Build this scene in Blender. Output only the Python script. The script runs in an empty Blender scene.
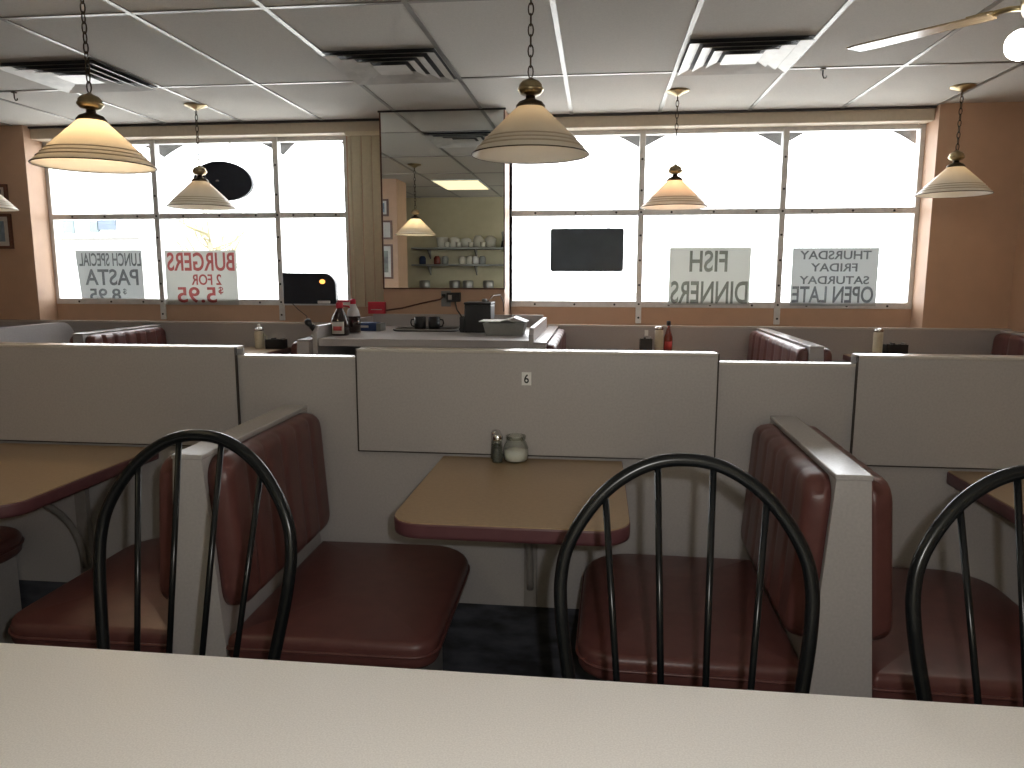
import bpy, bmesh, math, random
from mathutils import Vector, Matrix
random.seed(7)
PI = math.pi
S = bpy.context.scene
COL = S.collection

# ------------------------------------------------------------------ camera
HC = 1.32                      # eye height; floor is z = 0, +Y looks at the street windows
cd = bpy.data.cameras.new('camera'); cam = bpy.data.objects.new('camera', cd); COL.objects.link(cam)
S.camera = cam
cd.sensor_fit = 'HORIZONTAL'; cd.sensor_width = 36.0
cd.lens = 740.0 * 36.0 / 1024.0
cd.clip_start = 0.02; cd.clip_end = 300
yaw, pitch, roll = 0.1147, 0.1476, 0.0013
fwd = Vector((-math.sin(yaw) * math.cos(pitch), math.cos(yaw) * math.cos(pitch), -math.sin(pitch)))
rgt = Vector((math.cos(yaw), math.sin(yaw), 0)); upv = rgt.cross(fwd)
r2 = rgt * math.cos(roll) + upv * math.sin(roll); u2 = upv * math.cos(roll) - rgt * math.sin(roll)
cam.matrix_world = Matrix(((r2.x, u2.x, -fwd.x, 0), (r2.y, u2.y, -fwd.y, 0), (r2.z, u2.z, -fwd.z, HC), (0, 0, 0, 1)))

# ------------------------------------------------------------------ exposure, sky, flash
vs = S.view_settings
vs.view_transform = 'Standard'; vs.look = 'None'; vs.exposure = 0.08; vs.gamma = 1.0; vs.use_curve_mapping = False
W = bpy.data.worlds.new('overcast_sky'); S.world = W; W.use_nodes = True
bg = W.node_tree.nodes['Background']
bg.inputs[0].default_value = (0.96, 0.98, 1.0, 1); bg.inputs[1].default_value = 9.0      # bright overcast sky
FLASH_W = 24.0

def lamp_light(name, loc, watts, color, radius=0.03):
    l = bpy.data.lights.new(name, 'POINT'); l.energy = watts; l.color = color; l.shadow_soft_size = radius
    o = bpy.data.objects.new(name, l); COL.objects.link(o); o.location = loc
    return o
lamp_light('camera_flash', (0.065, 0.0, HC + 0.045), FLASH_W, (1.0, 0.98, 0.95), 0.012)   # the photographer's flash

# ------------------------------------------------------------------ materials
MATS = {}
def mat(name, color, rough=0.5, metal=0.0, noise=0.0, nscale=40.0, bump=0.0, bscale=None, coat=0.0, stretch=(1, 1, 1), color2=None, spec=0.5):
    if name in MATS: return MATS[name]
    m = bpy.data.materials.new(name); m.use_nodes = True; MATS[name] = m
    nt = m.node_tree; b = nt.nodes['Principled BSDF']
    b.inputs['Base Color'].default_value = (*color, 1); b.inputs['Roughness'].default_value = rough
    b.inputs['Metallic'].default_value = metal; b.inputs['Coat Weight'].default_value = coat
    b.inputs['Specular IOR Level'].default_value = spec
    tc = nt.nodes.new('ShaderNodeTexCoord'); mp = nt.nodes.new('ShaderNodeMapping'); mp.inputs['Scale'].default_value = stretch
    nt.links.new(tc.outputs['Object'], mp.inputs['Vector'])
    if noise > 0 or color2:
        n = nt.nodes.new('ShaderNodeTexNoise'); n.inputs['Scale'].default_value = nscale; n.inputs['Detail'].default_value = 4
        nt.links.new(mp.outputs[0], n.inputs['Vector'])
        r = nt.nodes.new('ShaderNodeValToRGB'); r.color_ramp.elements[0].position = 0.35; r.color_ramp.elements[1].position = 0.65
        c2 = color2 or tuple(c * (1 - noise) for c in color); c1 = color if color2 else tuple(min(1, c * (1 + noise)) for c in color)
        r.color_ramp.elements[0].color = (*c2, 1); r.color_ramp.elements[1].color = (*c1, 1)
        nt.links.new(n.outputs['Fac'], r.inputs[0]); nt.links.new(r.outputs[0], b.inputs['Base Color'])
    if bump > 0:
        n2 = nt.nodes.new('ShaderNodeTexNoise'); n2.inputs['Scale'].default_value = bscale or nscale
        nt.links.new(mp.outputs[0], n2.inputs['Vector'])
        bp = nt.nodes.new('ShaderNodeBump'); bp.inputs['Strength'].default_value = bump; bp.inputs['Distance'].default_value = 0.004
        nt.links.new(n2.outputs['Fac'], bp.inputs['Height']); nt.links.new(bp.outputs[0], b.inputs['Normal'])
    return m

def glassy(name, tint=(1, 1, 1), gloss=0.08):
    m = bpy.data.materials.new(name); m.use_nodes = True; nt = m.node_tree; nt.nodes.clear()
    o = nt.nodes.new('ShaderNodeOutputMaterial'); mx = nt.nodes.new('ShaderNodeMixShader')
    t = nt.nodes.new('ShaderNodeBsdfTransparent'); t.inputs[0].default_value = (*tint, 1)
    g = nt.nodes.new('ShaderNodeBsdfGlossy'); g.inputs['Roughness'].default_value = 0.02
    lw = nt.nodes.new('ShaderNodeLayerWeight'); lw.inputs['Blend'].default_value = 0.25
    mu = nt.nodes.new('ShaderNodeMath'); mu.operation = 'MULTIPLY_ADD'; mu.inputs[1].default_value = 0.5; mu.inputs[2].default_value = gloss * 0.5
    nt.links.new(lw.outputs['Fresnel'], mu.inputs[0]); nt.links.new(mu.outputs[0], mx.inputs[0])
    nt.links.new(t.outputs[0], mx.inputs[1]); nt.links.new(g.outputs[0], mx.inputs[2]); nt.links.new(mx.outputs[0], o.inputs[0])
    MATS[name] = m; return m

def translucent(name, color, tcolor, fac=0.5, rough=0.4, gloss=0.0):
    m = bpy.data.materials.new(name); m.use_nodes = True; nt = m.node_tree; nt.nodes.clear()
    o = nt.nodes.new('ShaderNodeOutputMaterial'); mx = nt.nodes.new('ShaderNodeMixShader'); mx.inputs[0].default_value = fac
    d = nt.nodes.new('ShaderNodeBsdfPrincipled'); d.inputs['Base Color'].default_value = (*color, 1); d.inputs['Roughness'].default_value = rough
    n = nt.nodes.new('ShaderNodeTexNoise'); n.inputs['Scale'].default_value = 30
    mr = nt.nodes.new('ShaderNodeMixRGB'); mr.inputs[1].default_value = (*color, 1); mr.inputs[2].default_value = (*[c * .94 for c in color], 1)
    nt.links.new(n.outputs['Fac'], mr.inputs[0]); nt.links.new(mr.outputs[0], d.inputs['Base Color'])
    t = nt.nodes.new('ShaderNodeBsdfTranslucent'); t.inputs[0].default_value = (*tcolor, 1)
    nt.links.new(d.outputs[0], mx.inputs[1]); nt.links.new(t.outputs[0], mx.inputs[2]); nt.links.new(mx.outputs[0], o.inputs[0])
    MATS[name] = m; return m

def emit(name, color, strength):
    m = bpy.data.materials.new(name); m.use_nodes = True; b = m.node_tree.nodes['Principled BSDF']
    b.inputs['Base Color'].default_value = (*color, 1); b.inputs['Emission Color'].default_value = (*color, 1)
    b.inputs['Emission Strength'].default_value = strength
    MATS[name] = m; return m

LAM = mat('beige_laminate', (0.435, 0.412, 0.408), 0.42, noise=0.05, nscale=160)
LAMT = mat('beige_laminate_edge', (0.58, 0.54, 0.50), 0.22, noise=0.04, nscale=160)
LAMG = mat('glossy_beige_laminate', (0.435, 0.412, 0.408), 0.22, noise=0.05, nscale=160)
SEAM_SHADOW = mat('dark_seam_shadow', (0.05, 0.04, 0.035), 0.6, noise=0.1)
NEAR = mat('speckled_cream_laminate', (0.84, 0.81, 0.775), 0.40, nscale=420, color2=(0.73, 0.70, 0.665))
TAN = mat('tan_table_laminate', (0.36, 0.255, 0.155), 0.30, noise=0.05, nscale=90)
WINE = mat('burgundy_vinyl', (0.125, 0.047, 0.043), 0.36, noise=0.08, nscale=25, bump=0.12, bscale=320)
WINE2 = mat('burgundy_edge_band', (0.12, 0.047, 0.055), 0.4, noise=0.05)
BLACK = mat('black_enamel', (0.006, 0.007, 0.008), 0.24, noise=0.2, nscale=15, spec=0.32)
BLKPL = mat('black_plastic', (0.012, 0.013, 0.015), 0.45, noise=0.1)
ORANGE = mat('terracotta_paint', (0.58, 0.385, 0.265), 0.6, noise=0.03, nscale=8, bump=0.05, bscale=120)
YELLOW = mat('yellowed_wall', (0.54, 0.49, 0.33), 0.6, noise=0.03, nscale=8)
TILE = mat('ceiling_tile', (0.62, 0.60, 0.555), 0.9, noise=0.035, nscale=120, bump=0.25, bscale=160)
TEE = mat('ceiling_tee_metal', (0.30, 0.29, 0.27), 0.38, metal=0.6, noise=0.12, nscale=3)
FLOORM = mat('dark_floor', (0.022, 0.022, 0.028), 0.35, noise=0.3, nscale=9, bump=0.1, bscale=30)
KICK = mat('dark_scuffed_kickboard', (0.080, 0.085, 0.105), 0.4, nscale=9, color2=(0.025, 0.025, 0.03), stretch=(1, 1, 3))
ALU = mat('aluminium_frame', (0.74, 0.74, 0.73), 0.4, metal=0.15, noise=0.06, nscale=20)
BOLT = mat('dark_bolt', (0.02, 0.02, 0.02), 0.5, noise=0.1)
HEADER = mat('beige_header', (0.62, 0.54, 0.42), 0.6, noise=0.03)
BRASS = mat('antique_brass', (0.42, 0.34, 0.20), 0.28, metal=1.0, noise=0.15, nscale=18)
BRASSD = mat('dark_bronze_chain', (0.075, 0.055, 0.035), 0.45, metal=0.8, noise=0.2, nscale=40)
CHROME = mat('chrome', (0.65, 0.65, 0.65), 0.15, metal=1.0, noise=0.03)
VENT = mat('grey_vent_metal', (0.64, 0.625, 0.59), 0.4, metal=0.2, noise=0.08, nscale=10)
VENTD = mat('vent_dark', (0.04, 0.04, 0.045), 0.6, noise=0.1)
BLIND = mat('cream_blind_vinyl', (0.74, 0.67, 0.50), 0.5, noise=0.03)
PAPER = translucent('poster_paper', (0.75, 0.78, 0.78), (0.385, 0.395, 0.39), 0.62)
PAPERW = translucent('poster_paper_warm', (0.78, 0.79, 0.76), (0.415, 0.42, 0.40), 0.62)
def ink(name, tint, color):
    """printed ink on translucent paper: tints the light coming through the sheet"""
    m = bpy.data.materials.new(name); m.use_nodes = True; nt = m.node_tree; nt.nodes.clear()
    o = nt.nodes.new('ShaderNodeOutputMaterial'); mx = nt.nodes.new('ShaderNodeMixShader'); mx.inputs[0].default_value = 0.12
    t = nt.nodes.new('ShaderNodeBsdfTransparent'); t.inputs[0].default_value = (*tint, 1)
    d = nt.nodes.new('ShaderNodeBsdfDiffuse'); d.inputs[0].default_value = (*color, 1)
    nt.links.new(t.outputs[0], mx.inputs[1]); nt.links.new(d.outputs[0], mx.inputs[2]); nt.links.new(mx.outputs[0], o.inputs[0])
    MATS[name] = m; return m
INK = ink('grey_ink', (.66, .66, .67), (.1, .1, .1))
INKD = ink('olive_ink', (.68, .68, .65), (.1, .1, .09))
INKR = ink('red_ink', (.95, .52, .52), (.35, .06, .06))
SHADE = translucent('white_glass_shade', (0.86, 0.82, 0.74), (0.88, 0.82, 0.70), 0.45, 0.25)
SHADEIN = translucent('white_glass_inside', (0.92, 0.91, 0.88), (0.88, 0.84, 0.76), 0.40, 0.35)
def glow(name, color, strength): return emit(name, color, strength)
RIBM = translucent('shade_rib', (0.66, 0.58, 0.47), (0.6, 0.5, 0.36), 0.35, 0.3)
GLASS = glassy('window_glass')
JAR = glassy('jar_glass', (0.93, 0.95, 0.93), 0.12)
WHITE = mat('white_plastic', (0.88, 0.88, 0.87), 0.4, noise=0.02)
CREAM = mat('cream_plastic', (0.62, 0.58, 0.46), 0.45, noise=0.04)
SUGAR = mat('white_sugar', (0.80, 0.80, 0.76), 0.8, noise=0.05, nscale=300)
PEPPER = mat('pepper_grains', (0.10, 0.11, 0.10), 0.9, noise=0.4, nscale=400)
DARKINK = mat('dark_ink', (0.02, 0.02, 0.02), 0.6, noise=0.05)
KETCH = mat('ketchup_red', (0.17, 0.025, 0.015), 0.2, noise=0.1, coat=0.5)
SYRUP = mat('dark_sauce', (0.028, 0.012, 0.012), 0.15, noise=0.1, coat=0.6)
REDP = mat('red_plastic', (0.55, 0.02, 0.05), 0.45, noise=0.04)
LABELW = mat('white_label', (0.62, 0.60, 0.56), 0.5, noise=0.05)
LABELR = mat('red_label', (0.45, 0.05, 0.05), 0.5, noise=0.05)
BLUE = mat('blue_card', (0.02, 0.045, 0.14), 0.5, noise=0.08)
GREYPL = mat('grey_plastic', (0.25, 0.26, 0.25), 0.45, noise=0.05)
GREYW = mat('pale_grey_plastic', (0.55, 0.55, 0.56), 0.4, noise=0.05)
STEEL = mat('steel_tray', (0.35, 0.35, 0.34), 0.35, metal=0.8, noise=0.06)
SLATE = mat('dark_sign_back', (0.065, 0.090, 0.118), 0.5, noise=0.1, nscale=6)
NAVY = mat('navy_sign_back', (0.013, 0.019, 0.033), 0.4, noise=0.1)
BROWNW = mat('dark_wood_frame', (0.13, 0.055, 0.035), 0.4, noise=0.2, nscale=20, stretch=(1, 1, 8))
BLADE = mat('fan_blade_wood', (0.30, 0.23, 0.15), 0.22, noise=0.15, nscale=10, stretch=(1, 8, 1))
MIRROR = mat('mirror_silver', (0.80, 0.82, 0.79), 0.0, metal=1.0)
CONCRETE = mat('bright_concrete', (0.60, 0.60, 0.58), 0.9, noise=0.06, nscale=2)
SIDING = mat('white_siding', (0.80, 0.80, 0.78), 0.8, noise=0.03, stretch=(1, 1, 6))
DARKGL = mat('dark_window', (0.09, 0.125, 0.135), 0.2, noise=0.05)
ROOFM = mat('pale_roof', (0.55, 0.55, 0.55), 0.9, noise=0.08)
AWN = mat('grey_awning_fabric', (0.20, 0.20, 0.20), 0.8, noise=0.05)
TWIG = mat('pale_twig', (0.22, 0.20, 0.12), 0.9, noise=0.1)
PHOTO = mat('photo_print', (0.16, 0.17, 0.15), 0.35, noise=0.6, nscale=9)
PHOTOB = mat('photo_print_blue', (0.20, 0.28, 0.36), 0.35, noise=0.5, nscale=9)
CROCK = mat('white_crockery', (0.62, 0.60, 0.52), 0.3, noise=0.03)
BULB = emit('lit_bulb', (1.0, 0.95, 0.85), 22.0)
BULBOFF = mat('frosted_bulb', (0.8, 0.8, 0.78), 0.3, noise=0.02)
PANELL = emit('light_diffuser', (1.0, 0.86, 0.55), 1.3)
GLARE = emit('orange_glare_glow', (1.0, 0.45, 0.1), 2.0)

# ------------------------------------------------------------------ mesh helpers
class MB:
    def __init__(self): self.bm = bmesh.new(); self.mats = []
    def mi(self, m):
        if m not in self.mats: self.mats.append(m)
        return self.mats.index(m)
    def face(self, vs, m=None, smooth=False):
        try: f = self.bm.faces.new(vs)
        except ValueError: return None
        f.material_index = self.mi(m) if m else 0; f.smooth = smooth
        return f
    def loops(self, loops, m=None, smooth=True, cap0=True, cap1=True, closed=True):
        rows = [[self.bm.verts.new(p) for p in l] for l in loops]
        n = len(rows[0])
        for a, b in zip(rows, rows[1:]):
            for i in range(n if closed else n - 1):
                j = (i + 1) % n
                self.face((a[i], a[j], b[j], b[i]), m, smooth)
        if cap0: self.face(rows[0][::-1], m)
        if cap1: self.face(rows[-1], m)
        return rows
    def box(self, x0, x1, y0, y1, z0, z1, m=None, bev=0.0):
        bev = min(bev, (x1 - x0) * .45, (y1 - y0) * .45, (z1 - z0) * .45)
        if bev <= 0:
            self.loops([[(x0, y0, z), (x1, y0, z), (x1, y1, z), (x0, y1, z)] for z in (z0, z1)], m, False)
        else:
            b = bev
            L = lambda d, z: rrect((x0 + x1) / 2, (y0 + y1) / 2, (x1 - x0) / 2 - d, (y1 - y0) / 2 - d, max(b - d, 0.0004), 3, z)
            self.loops([L(b, z0), L(b * .3, z0 + b * .3), L(0, z0 + b), L(0, z1 - b), L(b * .3, z1 - b * .3), L(b, z1)], m, False)
        return self
    def prism(self, poly, axis, a0, a1, m=None, smooth=False):
        """poly: 2-D points; axis: extrusion axis ('x': (y,z), 'y': (x,z), 'z': (x,y))"""
        def P(p, a): return {'x': (a, p[0], p[1]), 'y': (p[0], a, p[1]), 'z': (p[0], p[1], a)}[axis]
        self.loops([[P(p, a0) for p in poly], [P(p, a1) for p in poly]], m, smooth)
        return self
    def lathe(self, prof, c=(0, 0, 0), n=32, m=None, smooth=True, cap=True):
        L = [[(c[0] + r * math.cos(2 * PI * i / n), c[1] + r * math.sin(2 * PI * i / n), c[2] + z) for i in range(n)] for r, z in prof]
        self.loops(L, m, smooth, cap, cap); return self
    def tube(self, pts, r, n=10, m=None, closed=False, smooth=True, cap=True):
        pts = [Vector(p) for p in pts]; N = len(pts); L = []
        rr = r if isinstance(r, (list, tuple)) else [r] * N
        prev = None
        for i, p in enumerate(pts):
            a = pts[(i - 1) % N] if (closed or i > 0) else p; b = pts[(i + 1) % N] if (closed or i < N - 1) else p
            t = (b - a).normalized()
            if prev is None:
                u = t.orthogonal().normalized()
            else:
                u = (prev - t * prev.dot(t)).normalized()
            prev = u; v = t.cross(u)
            L.append([tuple(p + (u * math.cos(2 * PI * k / n) + v * math.sin(2 * PI * k / n)) * rr[i]) for k in range(n)])
        if closed: L.append(L[0]); self.loops(L, m, smooth, False, False); bmesh.ops.remove_doubles(self.bm, verts=self.bm.verts, dist=1e-6)
        else: self.loops(L, m, smooth, cap, cap)
        return self
    def sphere(self, c, r, n=20, m=None, sz=1.0):
        k = 10
        prof = [(max(1e-4, r * math.sin(PI * i / k)), -r * sz * math.cos(PI * i / k)) for i in range(k + 1)]
        return self.lathe(prof, c, n, m)
    def rbox(self, cx, cy, hx, hy, rad, z0, z1, m=None, edge=0.01, crown=0.0, bottom=True, smooth=True, n=6):
        """rounded slab: rounded outline and rounded top/bottom edges"""
        e = edge; L = []
        steps = [(1, 0), (.6, .08), (.29, .29), (.08, .6), (0, 1)]
        rad4 = rad if isinstance(rad, (list, tuple)) else [rad] * 4
        def R(d, z): return rrect(cx, cy, hx - d, hy - d, [max(r - d, .0006) for r in rad4], n, z)
        if bottom:
            for dx, dz in steps: L.append(R(e * dx, z0 + e * dz))
        else: L.append(R(0, z0))
        for dx, dz in steps[::-1]: L.append(R(e * dx, z1 - e * dz))
        if crown > 0:
            for f in (.15, .35, .6, .85):
                L.append(R(e + f * (min(hx, hy) - e) * .98, z1 + crown * math.sin(f * PI / 2)))
        self.loops(L, m, smooth); return self
    def build(self, name, m=None, parent=None, loc=None, kind=None):
        bm = self.bm
        bmesh.ops.recalc_face_normals(bm, faces=bm.faces)
        me = bpy.data.meshes.new(name); bm.to_mesh(me); bm.free()
        if m and not self.mats: me.materials.append(m)
        for x in self.mats: me.materials.append(x)
        return link(name, me, parent, loc, kind)

def link(name, data, parent=None, loc=None, kind=None):
    o = bpy.data.objects.new(name, data); COL.objects.link(o)
    if parent is not None: o.parent = parent
    if loc is not None: o.location = loc
    if kind: o['kind'] = kind
    return o
def rrect(cx, cy, hx, hy, rad, n, z):
    r4 = rad if isinstance(rad, (list, tuple)) else [rad] * 4      # corners: (+,+), (-,+), (-,-), (+,-)
    P = []
    for k, (sx, sy) in enumerate(((1, 1), (-1, 1), (-1, -1), (1, -1))):
        r = min(r4[k], hx, hy)
        for i in range(n + 1):
            a = PI / 2 * (k + i / n)
            P.append((cx + sx * (hx - r) + r * math.cos(a), cy + sy * (hy - r) + r * math.sin(a), z))
    return P
def thing(name, label, cat, loc=(0, 0, 0), rz=0.0, group=None):
    o = bpy.data.objects.new(name, None); o.empty_display_size = 0.05; COL.objects.link(o)
    o.location = loc; o.rotation_euler = (0, 0, rz)
    return tag(o, label, cat, group)
def tag(o, label, cat, group=None):
    o['label'] = label; o['category'] = cat
    if group: o['group'] = group
    return o
def dup(root, loc, label, rz=None, group=None):
    r = root.copy(); COL.objects.link(r); r.location = loc; r['label'] = label
    if rz is not None: r.rotation_euler = (0, 0, rz)
    if group: r['group'] = group
    for ch in list(root.children):
        c = ch.copy(); COL.objects.link(c); c.parent = r
        for g in list(ch.children):
            d = g.copy(); COL.objects.link(d); d.parent = c
    return r
def text_mesh(name, s, w, h, m, parent, cx, y, cz, face='out', depth=0.0015, align=None):
    """lettering scaled to a box w x h centred at (cx, y, cz); face 'out' reads from the street, 'in' from the room"""
    cu = bpy.data.curves.new(name, 'FONT'); cu.body = s; cu.extrude = 0.5; cu.resolution_u = 4; cu.offset = 0.018
    to = bpy.data.objects.new(name, cu); COL.objects.link(to)
    bpy.context.view_layer.update()
    me = bpy.data.meshes.new_from_object(to.evaluated_get(bpy.context.evaluated_depsgraph_get()))
    bpy.data.objects.remove(to); bpy.data.curves.remove(cu)
    xs = [v.co.x for v in me.vertices]; ys = [v.co.y for v in me.vertices]
    x0, x1, y0, y1 = min(xs), max(xs), min(ys), max(ys)
    sg = -1 if face == 'out' else 1
    for v in me.vertices:
        a = (v.co.x - (x0 + x1) / 2) / (x1 - x0) * w; b = (v.co.y - (y0 + y1) / 2) / (y1 - y0) * h; c = v.co.z * 2 * depth
        v.co = (cx + sg * a, y - sg * c, cz + b)
    me.name = name; me.materials.clear(); me.materials.append(m)
    return link(name, me, parent)

# ================================================================== THE SETTING
CEIL = 2.438; YW = 5.60; YF = 5.40; XL = -5.4; XR = 2.78; YB = -0.62
def struct(name, mb, m, parent=None): return mb.build(name, m, parent, None, 'structure')
struct('floor', MB().box(XL, XR, YB, YW + .1, -.1, 0), FLOORM)
struct('ceiling', MB().box(XL, XR, YB, YW + .12, CEIL, CEIL + .1), TILE)
g = MB()
for i in range(-8, 5):
    x = -0.208 + .6096 * i
    g.box(x - .012, x + .012, YB, YW - .05, CEIL - .005, CEIL + .002)
for k in range(0, 5):
    y = 4.418 - 1.2192 * k
    g.box(XL, XR, y - .012, y + .012, CEIL - .0045, CEIL + .001)
struct('trim_1', g, TEE)
struct('wall_back', MB().box(XL, XR, YB - .1, YB, 0, CEIL), YELLOW)
struct('wall_left', MB().box(XL - .1, XL, YB, YW, 0, CEIL), ORANGE)
struct('wall_right', MB().box(XR, XR + .1, YB, YW, 0, CEIL), ORANGE)
# street wall: solid below the sills, piers between the windows
WX = [(-4.38, -1.90), (-0.69, 2.225)]
f = MB()
f.box(XL, WX[0][0], YF, YW + .1, 0, CEIL)
f.box(WX[1][1], XR, YF, YW + .1, 0, CEIL)
for a, b in WX: f.box(a, b, YW, YW + .1, 0, 1.085)
f.box(WX[0][1], -1.53, YW - .02, YW + .1, 0, CEIL)
f.box(-1.53, -.655, 5.22, YW + .1, 0, CEIL)
f.box(-.655, -.69 + .03, 5.5, YW + .1, 0, CEIL)
struct('wall_front', f, ORANGE)
# header beams above the windows
h = MB(); h.box(WX[0][0], -1.535, 5.47, YW, 2.345, CEIL - .001, bev=.006); struct('trim_2', h, HEADER)
h = MB(); h.box(-.65, WX[1][1], 5.47, YW, 2.345, CEIL - .001, bev=.006); struct('trim_3', h, HEADER)
WANG = mat('dark_bronze_trim', (0.05, 0.045, 0.045), 0.5, noise=0.1)
h = MB(); h.box(WX[0][0], -1.54, 5.452, 5.47, CEIL - .016, CEIL - .001); struct('trim_5', h, WANG)
h = MB(); h.box(-.645, WX[1][1], 5.452, 5.47, CEIL - .016, CEIL - .001); struct('trim_6', h, WANG)
h = MB(); h.box(-1.54, -.645, 5.205, 5.219, CEIL - .012, CEIL - .001); struct('trim_7', h, WANG)
# pier with pictures on the far left behind the camera (seen in the mirror)
struct('trim_4', MB().box(-3.4, -2.40, 1.15, 1.6, 0, CEIL - .001), ORANGE)

# windows
def window(name, x0, x1, mull, bolts):
    root = link(name, None, None, None, 'structure')
    fr = MB(); Y0, Y1 = YW - .005, YW + .05; zb, zt, zr = 1.08, 2.345, 1.766
    xs = [x0] + mull + [x1]
    fr.box(x0, x1, Y0, Y1, zb - .005, zb + .04, bev=.004)
    fr.box(x0, x1, Y0, Y1, zr - .021, zr + .021, bev=.004)
    fr.box(x0, x1, Y0, Y1, zt - .03, zt + .0)
    fr.box(x0, x0 + .03, Y0 + .002, Y1, zb, zt); fr.box(x1 - .03, x1, Y0 + .002, Y1, zb, zt)
    for x in mull: fr.box(x - .021, x + .021, Y0 - .012, Y1, .957, zt, bev=.004)
    bb = lambda x, z, y: fr.lathe([(.0075, 0), (.0075, .004)], (x, y, z), 8, BOLT)
    def bolt(x, z, y):
        pts = [(x + .008 * math.cos(a * PI / 4), z + .008 * math.sin(a * PI / 4)) for a in range(8)]
        fr.prism(pts, 'y', y - .004, y + .001, BOLT)
    fr.mi(ALU)
    for f_ in fr.bm.faces: f_.material_index = 0
    for x in mull:
        for z in (1.0, 1.1, 1.24, 1.42, 1.60, 1.766, 1.92, 2.14): bolt(x, z, Y0 - .012)
    for a, b in zip(xs, xs[1:]):
        for t in (.22, .52, .82):
            bolt(a + (b - a) * t, zr, Y0); bolt(a + (b - a) * t, zb + .015, Y0)
    fr.mats = [ALU, BOLT]
    fr.build('window_frame', None, root)
    for a, b in zip(xs, xs[1:]):
        for z0, z1 in ((zb + .03, zr - .015), (zr + .015, zt - .02)):
            MB().box(a + .01, b - .01, YW + .02, YW + .026, z0, z1).build('glass_pane', GLASS, root)
    return root
window('window_1', WX[0][0], WX[0][1], [-3.457, -2.464], True)
window('window_2', WX[1][0], WX[1][1], [.301, 1.297], True)

# outside: ground, scalloped awnings, house, tree
struct('ground', MB().box(-40, 40, YW + .12, 60, -.25, -.15), CONCRETE)
def awning(x0, x1, mull, label):
    t = thing('awning', label, 'awning', ((x0 + x1) / 2, YW + .3, 2.15))
    m = MB(); cx = (x0 + x1) / 2; xs = [x0] + mull + [x1]
    for a, b in zip(xs, xs[1:]):
        top = []; n = 16
        for i in range(n + 1):
            u = i / n; s = abs(2 * u - 1)
            z = .20 - .115 * max(0, (s - .52) / .48) ** 1.25
            top.append((a + (b - a) * u - cx, z))
        poly = top + [(b - cx, .34), (a - cx, .34)]
        m.prism(poly, 'y', -.16, -.15)
    m.build('valance', AWN, t)
    c = MB(); c.prism([(-.16, .34), (-.16, .325), (.9, -.0), (.9, .015)][::-1], 'x', x0 - cx, x1 - cx)
    s = MB(); s.tube([(x0 - cx + .05, -.14, .32), (x0 - cx + .05, -.19, .32)], .01); s.tube([(x1 - cx - .05, -.14, .32), (x1 - cx - .05, -.19, .32)], .01)
    s.bm.free()
    c.bm.free()
    return t
awning(WX[0][0], WX[0][1], [-3.457, -2.464], 'grey scalloped awning valance outside the left window')
awning(WX[1][0], WX[1][1], [.301, 1.297], 'grey scalloped awning valance outside the right window')
hs = thing('house', 'pale house with small dark windows across the street, through the leftmost pane', 'building', (-15.5, 19, -.15))
w_ = MB(); w_.box(-5, 3.2, 0, 6, 0, 3.6); w_.build('wall', SIDING, hs)
r_ = MB(); r_.prism([(-5.3, 3.6), (3.5, 3.6), (3.5, 3.75), (-5.3, 3.75)], 'y', -.4, 6.2); r_.prism([(-5.2, 3.75), (3.3, 3.75), (-1, 6.2)], 'y', -.2, 6); r_.build('roof', SIDING, hs)
for x, z, ww, hh, mm in ((1.95, 2.72, .13, .15, DARKGL), (2.32, 2.80, .26, .17, SLATE), (1.20, 2.72, .16, .17, DARKGL)):
    p = MB(); p.box(x - ww, x + ww, -.06, .02, z - hh, z + hh, mm); p.build('window', None, hs)
gt = MB(); gt.box(-5, 3.25, -.12, -.02, 2.36, 2.42); gt.build('gutter', mat('grey_gutter', (.10, .10, .09), .6, noise=.1), hs)
tr = thing('tree', 'pale bare tree across the street behind the burger poster', 'tree', (-9.2, 17, -.15))
tb = MB(); tb.tube([(0, 0, 0), (.05, 0, 1.2), (0, 0, 2.2)], [.12, .09, .06]); 
for k in range(26):
    a = random.uniform(0, 2 * PI); z = random.uniform(1.3, 2.4); l = random.uniform(.6, 1.3)
    e = (math.cos(a) * l, math.sin(a) * l, z + random.uniform(.4, 1.1)); md = (e[0] * .5, e[1] * .5, z + .2)
    tb.tube([(0, 0, z), md, e], [.03, .02, .006], 5)
    tb.tube([md, (e[0] * .8 + .3 * math.cos(k), e[1] * .7, e[2] + .25)], [.015, .004], 4)
tb.build('trunk_and_branches', TWIG, tr)

# half wall in front of the street windows, divider between the two booth rows
hw = MB()
hw.box(XL, -1.70, 5.355, YF - .001, 0, .943); hw.box(XL, -1.70, 5.35, YF - .001, .943, .957, LAMT)
struct('wall_sill_left', hw, LAM).data.materials.clear()
def mat_fix(o, ms):
    o.data.materials.clear()
    for m in ms: o.data.materials.append(m)
bpy.data.objects.remove(bpy.data.objects['wall_sill_left'])
def halfwall(name, x0, x1):
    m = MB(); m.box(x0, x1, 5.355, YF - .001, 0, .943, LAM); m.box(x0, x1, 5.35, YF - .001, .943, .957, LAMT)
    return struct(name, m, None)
halfwall('wall_sill_left', XL + .001, -1.70); halfwall('wall_sill_right', -.36, XR - .001)
P0 = 2.256
dv = MB()
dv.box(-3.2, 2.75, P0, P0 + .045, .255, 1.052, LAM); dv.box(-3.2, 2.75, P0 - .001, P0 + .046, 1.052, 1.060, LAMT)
dv.box(-3.2, 2.75, P0 + .003, P0 + .042, 0, .255, KICK)
struct('wall_divider', dv, None)

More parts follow.
